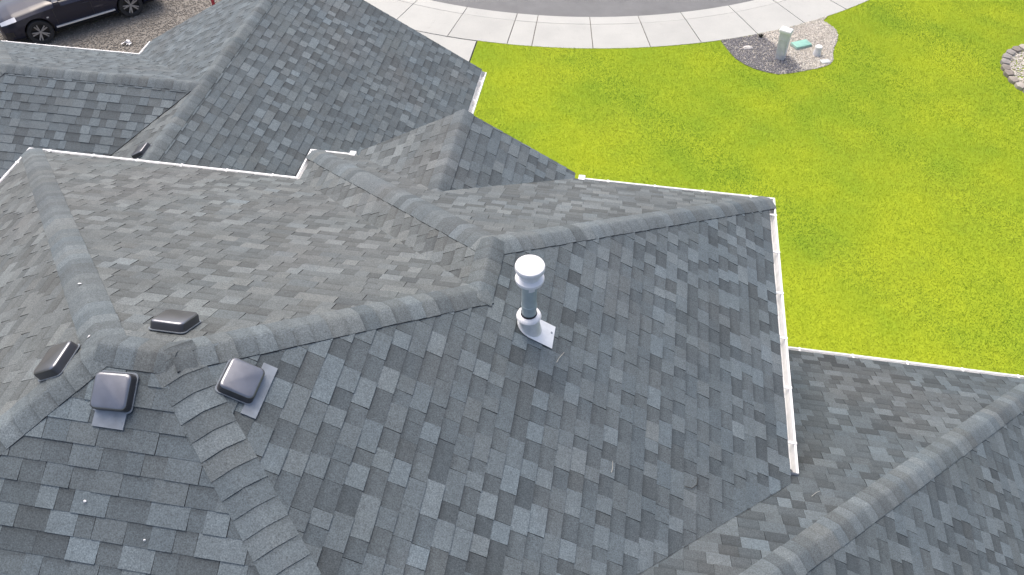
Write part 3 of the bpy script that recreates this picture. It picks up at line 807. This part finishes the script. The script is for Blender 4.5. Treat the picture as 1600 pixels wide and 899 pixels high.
# weed at the end of a pavement joint
mb = MB()
for j in range(26):
    a = random.uniform(0, 6.28); r = random.uniform(.03, .11); hh = random.uniform(.06, .16); b0 = np.array((11.92, 13.82, GZ - .03))
    t = b0 + np.array((r * math.cos(a), r * math.sin(a), hh)); sd = np.array((-math.sin(a), math.cos(a), 0)) * .014
    mb.poly([b0 - sd, b0 + sd, (b0 + t) / 2 + sd * 1.2 + np.array((0, 0, .02)), t, (b0 + t) / 2 - sd * 1.2 + np.array((0, 0, .02))], mat('weed_leaf', (.05, .055, .04), .8) if j == 0 else bpy.data.materials['weed_leaf'])
tag(mb.build('weed'), 'small dark weed sprouting where the pavement joint meets the gravel', 'weed')
# gravel drive litter and stake
mb = MB(); c = np.array((-6.0, 10.58, GZ))
for j in range(9):
    a = j * .7; r = .06 + .05 * (j % 3); mb.poly([c + np.array((r * math.cos(a), r * math.sin(a), .01)), c + np.array((r * math.cos(a + .7), r * math.sin(a + .7), .03)), c + np.array((0, 0, .07)), c + np.array((.02, .01, .015))], M_WHITE)
tag(mb.build('litter'), 'crumpled white scrap lying on the gravel near the garage gutter corner', 'litter')
st = empty('marker_stake', (-4.42, 13.0, GZ), 'small red marker stake standing in the gravel beyond the garage roof', 'stake')
M_RED = mat('red_plastic', (.42, .035, .05), .5)
mb = MB(); mb.lathe([(.05, 0), (.045, .40), (.0005, .42)], M_RED, (-4.42, 13.0, GZ - .03), 10); mb.build('post', st, smooth=True, weld=True)
mb = MB(); mb.lathe([(.085, .28), (.085, .36), (.05, .40)], M_RED, (-4.42, 13.0, GZ - .03), 10); mb.build('collar', st, smooth=True, weld=True)

# ------------------------------------------------------------------ parked car
M_PAINT = mat('car_paint_navy', (.006, .009, .026), .30, metal=.0, spec=.1, coat=.9)
M_TRIM = mat('car_trim_black', (.022, .022, .024), .6)
M_CGLASS = mat('car_glass', (.035, .05, .055), .05, spec=.9, coat=.6)
M_CHROME = mat('car_chrome', (.72, .72, .73), .35, metal=.4)
M_LAMP = mat('car_lamp', (.60, .62, .64), .18, metal=.25, coat=1.0)
M_TYRE = mat('car_tyre', (.030, .030, .031), .85, noise=(30, .2))
M_RIM = mat('car_rim', (.42, .42, .43), .38, metal=.6)
M_RIMD = mat('car_rim_dark', (.018, .018, .019), .6)
CF = np.array((-.6998, -.7143, 0)); CL = np.array((.7143, -.6998, 0)); CO = np.array((-7.99, 11.71, GZ - .012)); CS = .933
def cw(x, y, z): return CO + (CF * x + CL * y + np.array((0, 0, 1.0)) * z) * CS
car = empty('parked_car', CO, 'dark navy SUV parked on the gravel behind the garage roof', 'car')
ST = np.array([-2.42, -2.2, -1.37, 0, .9, 1.37, 1.9, 2.15, 2.28, 2.36])
PR = np.array([  # half section from the middle of the floor up over the side to the middle of the top: (y, z)
    [(0, .34), (.55, .34), (.68, .45), (.78, .66), (.74, .95), (.60, 1.00), (0, 1.02)],
    [(0, .24), (.72, .24), (.86, .38), (.92, .66), (.88, 1.0), (.78, 1.06), (0, 1.09)],
    [(0, .22), (.80, .22), (.91, .36), (.945, .66), (.905, .98), (.80, 1.07), (0, 1.11)],
    [(0, .22), (.80, .22), (.90, .36), (.940, .66), (.900, .96), (.79, 1.06), (0, 1.11)],
    [(0, .22), (.80, .22), (.90, .36), (.942, .66), (.895, .965), (.77, 1.07), (0, 1.125)],
    [(0, .22), (.80, .22), (.91, .36), (.945, .66), (.895, .93), (.75, 1.02), (0, 1.085)],
    [(0, .22), (.76, .22), (.87, .36), (.905, .62), (.855, .85), (.69, .95), (0, 1.01)],
    [(0, .22), (.66, .22), (.77, .35), (.81, .60), (.76, .79), (.61, .88), (0, .93)],
    [(0, .23), (.52, .23), (.64, .35), (.69, .58), (.64, .74), (.52, .81), (0, .86)],
    [(0, .26), (.36, .26), (.46, .36), (.50, .56), (.46, .68), (.38, .73), (0, .77)]])
def csec(x): return np.stack([[np.interp(x, ST, PR[:, k, c]) for c in (0, 1)] for k in range(7)])
def csurf(x, p):
    q = csec(x); k = min(int(p), 5); a, b = q[k], q[k + 1]; c = a + (b - a) * (p - k); return np.array((x, c[0], c[1]))
def cpatch(mb, x0, x1, p0, p1, m, off=.006, nx=8, npp=4, side=1):
    rows = []
    for xx in np.linspace(x0, x1, nx):
        r = []
        for pp in np.linspace(p0, p1, npp):
            a = csurf(xx, pp); dx = csurf(xx + .01, pp) - csurf(xx - .01, pp); dp = csurf(xx, min(pp + .02, 6)) - csurf(xx, max(pp - .02, 0))
            nn = np.cross(dx, dp); nn = unit(nn)
            if nn[1] * a[1] + nn[2] * (a[2] - .6) < 0: nn = -nn
            a = a + nn * off; r.append(cw(a[0], a[1] * side, a[2]))
        rows.append(r)
    mb.grid(rows, m)
mb = MB(); xs_ = np.unique(np.concatenate([ST, np.linspace(-2.42, 2.36, 56)]))
ppm = [0, 1, 1.5, 2, 2.5, 3, 3.4, 3.7, 4, 4.3, 4.6, 5, 5.35, 5.7, 6]
rows = []
for xx in xs_:
    half = [csurf(xx, p) for p in ppm]
    rows.append([cw(a[0], a[1], a[2]) for a in half] + [cw(a[0], -a[1], a[2]) for a in half[-2:0:-1]])
mb.grid(rows, M_PAINT, close=True); mb.poly(rows[0], M_PAINT); mb.poly(rows[-1][::-1], M_PAINT)
body = mb.build('body', car, origin=CO, smooth=True, weld=True, ang=40)
def cyl_bm(c, axis, r, l, n=40):
    X = unit(np.cross(axis, (0, 0, 1))); Z = np.cross(X, axis); m = MB()
    lo = [c - axis * l / 2 + (X * math.cos(2 * math.pi * k / n) + Z * math.sin(2 * math.pi * k / n)) * r for k in range(n)]
    hi = [p + axis * l for p in lo]
    m.poly(lo[::-1], M_TRIM); m.poly(hi, M_TRIM); m.grid([lo, hi], M_TRIM, close=True); return m
for ax in (1.37, -1.37):             # cut the wheel arches
    for sd in (1, -1):
        cut = cyl_bm(cw(ax, sd * .86, .40), CL, .425 * CS, .46 * CS).build('cutter', None, weld=True)
        md = body.modifiers.new('arch', 'BOOLEAN'); md.object = cut; md.operation = 'DIFFERENCE'; md.solver = 'EXACT'
        dgr = bpy.context.evaluated_depsgraph_get(); new = bpy.data.meshes.new_from_object(body.evaluated_get(dgr))
        body.modifiers.clear(); body.data = new; bpy.data.objects.remove(cut, do_unlink=True)
body.data.polygons.foreach_set('use_smooth', [True] * len(body.data.polygons)); body.data.set_sharp_from_angle(angle=rad(40))
# cabin: pillars and roof in body colour, glass set into it
BL = [(.98, .0), (.93, .40), (.72, .74), (-.2, .80), (-1.2, .80), (-2.02, .72), (-2.22, .38), (-2.26, 0)]
RL_ = [(.18, .0), (.15, .34), (.02, .58), (-.4, .63), (-1.2, .63), (-1.74, .56), (-1.84, .30), (-1.86, 0)]
def ringpts(pl_, z): return [cw(x, y, z) for x, y in pl_] + [cw(x, -y, z) for x, y in pl_[-2:0:-1]]
mb = MB(); rows = [ringpts(BL, 1.04), ringpts(BL, 1.09), ringpts(RL_, 1.60), ringpts([(x * .93 - .05, y * .88) for x, y in RL_], 1.655), ringpts([(x * .6 - .3, y * .5) for x, y in RL_], 1.69)]
mb.grid(rows, M_PAINT, close=True); mb.poly(rows[-1], M_PAINT); mb.build('roof_panel', car, smooth=True, weld=True, ang=50)
def glass(name, idx, f0, f1, t0=.06, t1=.92, both=True):
    for sd in ((1, -1) if both else (1,)):
        mb = MB(); pb = [BL[i] for i in idx]; pr = [RL_[i] for i in idx]
        if not both: pb = [(x, -y) for x, y in pb[:0:-1]] + pb; pr = [(x, -y) for x, y in pr[:0:-1]] + pr
        L = []
        for k in np.linspace(f0, f1, 2 + 2 * (len(pb) - 1)):
            u_ = k * (len(pb) - 1); j = min(int(u_), len(pb) - 2); q = u_ - j
            b_ = np.array(pb[j]) * (1 - q) + np.array(pb[j + 1]) * q; r_ = np.array(pr[j]) * (1 - q) + np.array(pr[j + 1]) * q
            c_ = []
            for t in np.linspace(t0, t1, 4):
                p = b_ * (1 - t) + r_ * t; o = unit(np.array((p[0] + .6, p[1], 0)) if not both else np.array((0, 1, 0)))
                c_.append(cw(p[0] + o[0] * .012, sd * (p[1] + o[1] * .012), 1.09 + .51 * t + .006))
            L.append(c_)
        mb.grid(L, M_CGLASS); mb.build(name, car, smooth=True)
glass('windshield', [0, 1, 2], .06, .94, both=False)
glass('side_window', [2, 3], .16, .97); glass('side_window', [3, 4], .04, .96); glass('side_window', [4, 5], .06, .80)
glass('rear_window', [7, 6, 5], .1, .9, both=False)
for sd in (1, -1):
    mb = MB(); cpatch(mb, 1.84, 2.27, 4.02, 4.85, M_LAMP, .008, 8, 4, sd); mb.build('headlight', car, smooth=True)
    mb = MB(); mb.box((-.88 * CS, -.06, -.022), (.90 * CS, .062, .022), M_CHROME, X=CF, Y=CL * sd, o=cw(0, sd * .90, .41)); bevel(mb.build('sill_strip', car), .012)
    mb = MB(); cpatch(mb, -2.38, 2.33, 1.0, 1.70, M_TRIM, .007, 40, 3, sd)
    # lower trim only between and beyond the arches
    mb = MB()
    for a, b in ((-.93, .93), (1.81, 2.34), (-2.38, -1.81)): cpatch(mb, a, b, 1.0, 1.72, M_TRIM, .007, 8, 3, sd)
    mb.build('lower_trim', car, smooth=True)
    for x0 in (.80, -.28, -1.12):
        mb = MB(); cpatch(mb, x0, x0 + .012, 2.0, 4.8, M_RIMD, .002, 2, 10, sd); mb.build('door_seam', car)
    for x0 in (-.20, -1.04):
        mb = MB(); q0 = csurf(x0 + .08, 3.72)
        mb.box((-.10, -.012, -.016), (.10, .030, .016), M_PAINT, X=CF, Y=CL * sd, o=cw(q0[0], sd * q0[1], q0[2])); bevel(mb.build('door_handle', car), .008)
    mb = MB(); q0 = csurf(1.02, 3.35); mb.box((-.028, 0, -.018), (.028, .010, .018), M_LAMP, X=CF, Y=CL * sd, o=cw(q0[0], sd * q0[1], q0[2])); mb.build('side_marker', car)
    mb = MB(); mb.box((-.10, -.02, -.075), (.09, .20, .075), M_PAINT, X=CF, Y=CL * sd, o=cw(.66, sd * .90, 1.13), taper=.18); mb.box((-.03, -.10, -.07), (.03, .0, -.03), M_TRIM, X=CF, Y=CL * sd, o=cw(.66, sd * .90, 1.13))
    bevel(mb.build('side_mirror', car), .03)
    mb = MB(); cpatch(mb, 2.05, 2.25, 2.25, 2.9, M_TRIM, .006, 5, 3, sd); mb.build('fog_lamp_recess', car)
    # fender crease that catches the light
    mb = MB(); cpatch(mb, -2.2, 1.98, 4.0, 4.06, M_PAINT, .010, 30, 2, sd); mb.build('shoulder_line', car, smooth=True)
mb = MB()
for k in range(5): cpatch(mb, 2.345, 2.36, 2.5 + k * .25, 2.6 + k * .25, M_CHROME, .004, 2, 2)
mb.build('grille', car)
for ax in (1.37, -1.37):
    for sd in (1, -1):
        c = cw(ax, sd * .80, .37); axd = CL * sd; R_ = CS
        wh = bpy.data.objects.new('wheel', None); wh.empty_display_size = .2; link(wh, car, c)
        mb = MB(); mb.lathe([(.25 * R_, -.10), (.34 * R_, -.11), (.368 * R_, -.09), (.372 * R_, 0), (.368 * R_, .09), (.35 * R_, .112), (.262 * R_, .105), (.25 * R_, .085)], M_TYRE, c, 48, Z=axd, X=(0, 0, 1)); mb.build('tyre', wh, smooth=True, weld=True)
        mb = MB(); mb.lathe([(.0005, .03), (.24 * R_, .03), (.245 * R_, .085), (.258 * R_, .098)], M_RIMD, c, 40, Z=axd, X=(0, 0, 1)); mb.build('rim', wh, smooth=True, weld=True, ang=30)
        Xa = np.array((0, 0, 1.0)); Ya = np.cross(axd, Xa)
        for k in range(5):
            for dl in (-.17, .17):
                a = 2 * math.pi * k / 5 + .3; b = a + dl
                p0 = c + axd * .075 + (Xa * math.cos(a + dl * .8) + Ya * math.sin(a + dl * .8)) * .05
                p1 = c + axd * .098 + (Xa * math.cos(b) + Ya * math.sin(b)) * .245 * R_
                dd = unit(p1 - p0); sx = np.cross(dd, axd)
                mb = MB(); mb.box((0, -.017, -.02), (np.linalg.norm(p1 - p0), .017, .004), M_RIM, X=dd, Y=sx, Z=np.cross(dd, sx) * (1 if np.cross(dd, sx) @ axd > 0 else -1), o=p0); mb.build('spoke', wh)
        mb = MB(); mb.lathe([(.045, .07), (.045, .09), (.0005, .096)], M_RIM, c, 20, Z=axd, X=(0, 0, 1)); mb.build('hub_cap', wh, smooth=True, weld=True)

# ------------------------------------------------------------------ lawn
lawn = [(3.9, 5.2), (5.2, 5.2), (7.6, 3.4), (10.5, 3.0), (10.6, -1.0), (12, -1.2), (17, -.8), (26, -3), (26, 20), (18.2, 20.2)] + [cp(RL - .012, a) for a in np.linspace(1.15, -.076, 60)]
lawn = [(3.88, 5.2)] + lawn[1:] + [(3.88, 12.30)]
mb = MB(); mb.poly([(x, y, GZ - .008) for x, y in lawn], M_SOIL); tag(mb.build('lawn'), kind='structure')
LA = np.array(lawn); lo, hi = LA.min(0), LA.max(0)
N = int((hi[0] - lo[0]) * (hi[1] - lo[1]) * 2600)
X = rng.uniform(lo[0], hi[0], N); Y = rng.uniform(lo[1], hi[1], N)
k = in_poly(X, Y, lawn)
k &= ~in_poly(X, Y, [(12.4 + (x - 12.4) * .985, 13.3 + (y - 13.3) * .985) for x, y in bedp])
k &= ((X - RC[0]) / (RX + .02)) ** 2 + ((Y - RC[1]) / (RY + .02)) ** 2 > 1
d = np.stack([X, Y, np.full(N, GZ)], -1) - CAM
zz = d @ FW; PX = 800 + FPX * (d @ RT) / zz; PY = 449.5 - FPX * (d @ UP) / zz
k &= (PX > -200) & (PX < 1800) & (PY > -160) & (PY < 800)
X, Y = X[k], Y[k]; N = len(X)
an = rng.uniform(0, 2 * np.pi, N); ln = rng.uniform(.018, .036, N); tilt = rng.uniform(.6, 1.35, N); wd = rng.uniform(.003, .007, N)
bx, by = np.cos(an), np.sin(an)
base = np.stack([X, Y, np.full(N, GZ - .012)], -1); sd = np.stack([-by, bx, np.zeros(N)], -1) * wd[:, None]
tip = base + np.stack([bx * ln * np.sin(tilt), by * ln * np.sin(tilt), ln * np.cos(tilt) + .012], -1)
V = np.stack([base - sd, base + sd, tip], 1).reshape(-1, 3); F = np.arange(3 * N).reshape(-1, 3)
tag(raw_mesh('grass', V, F, M_GRASS, attr=np.repeat(rng.beta(2, 2, N), 3)), kind='stuff')
print('tabs', len(TABS), 'caps', len(CAPS), 'blades', N)
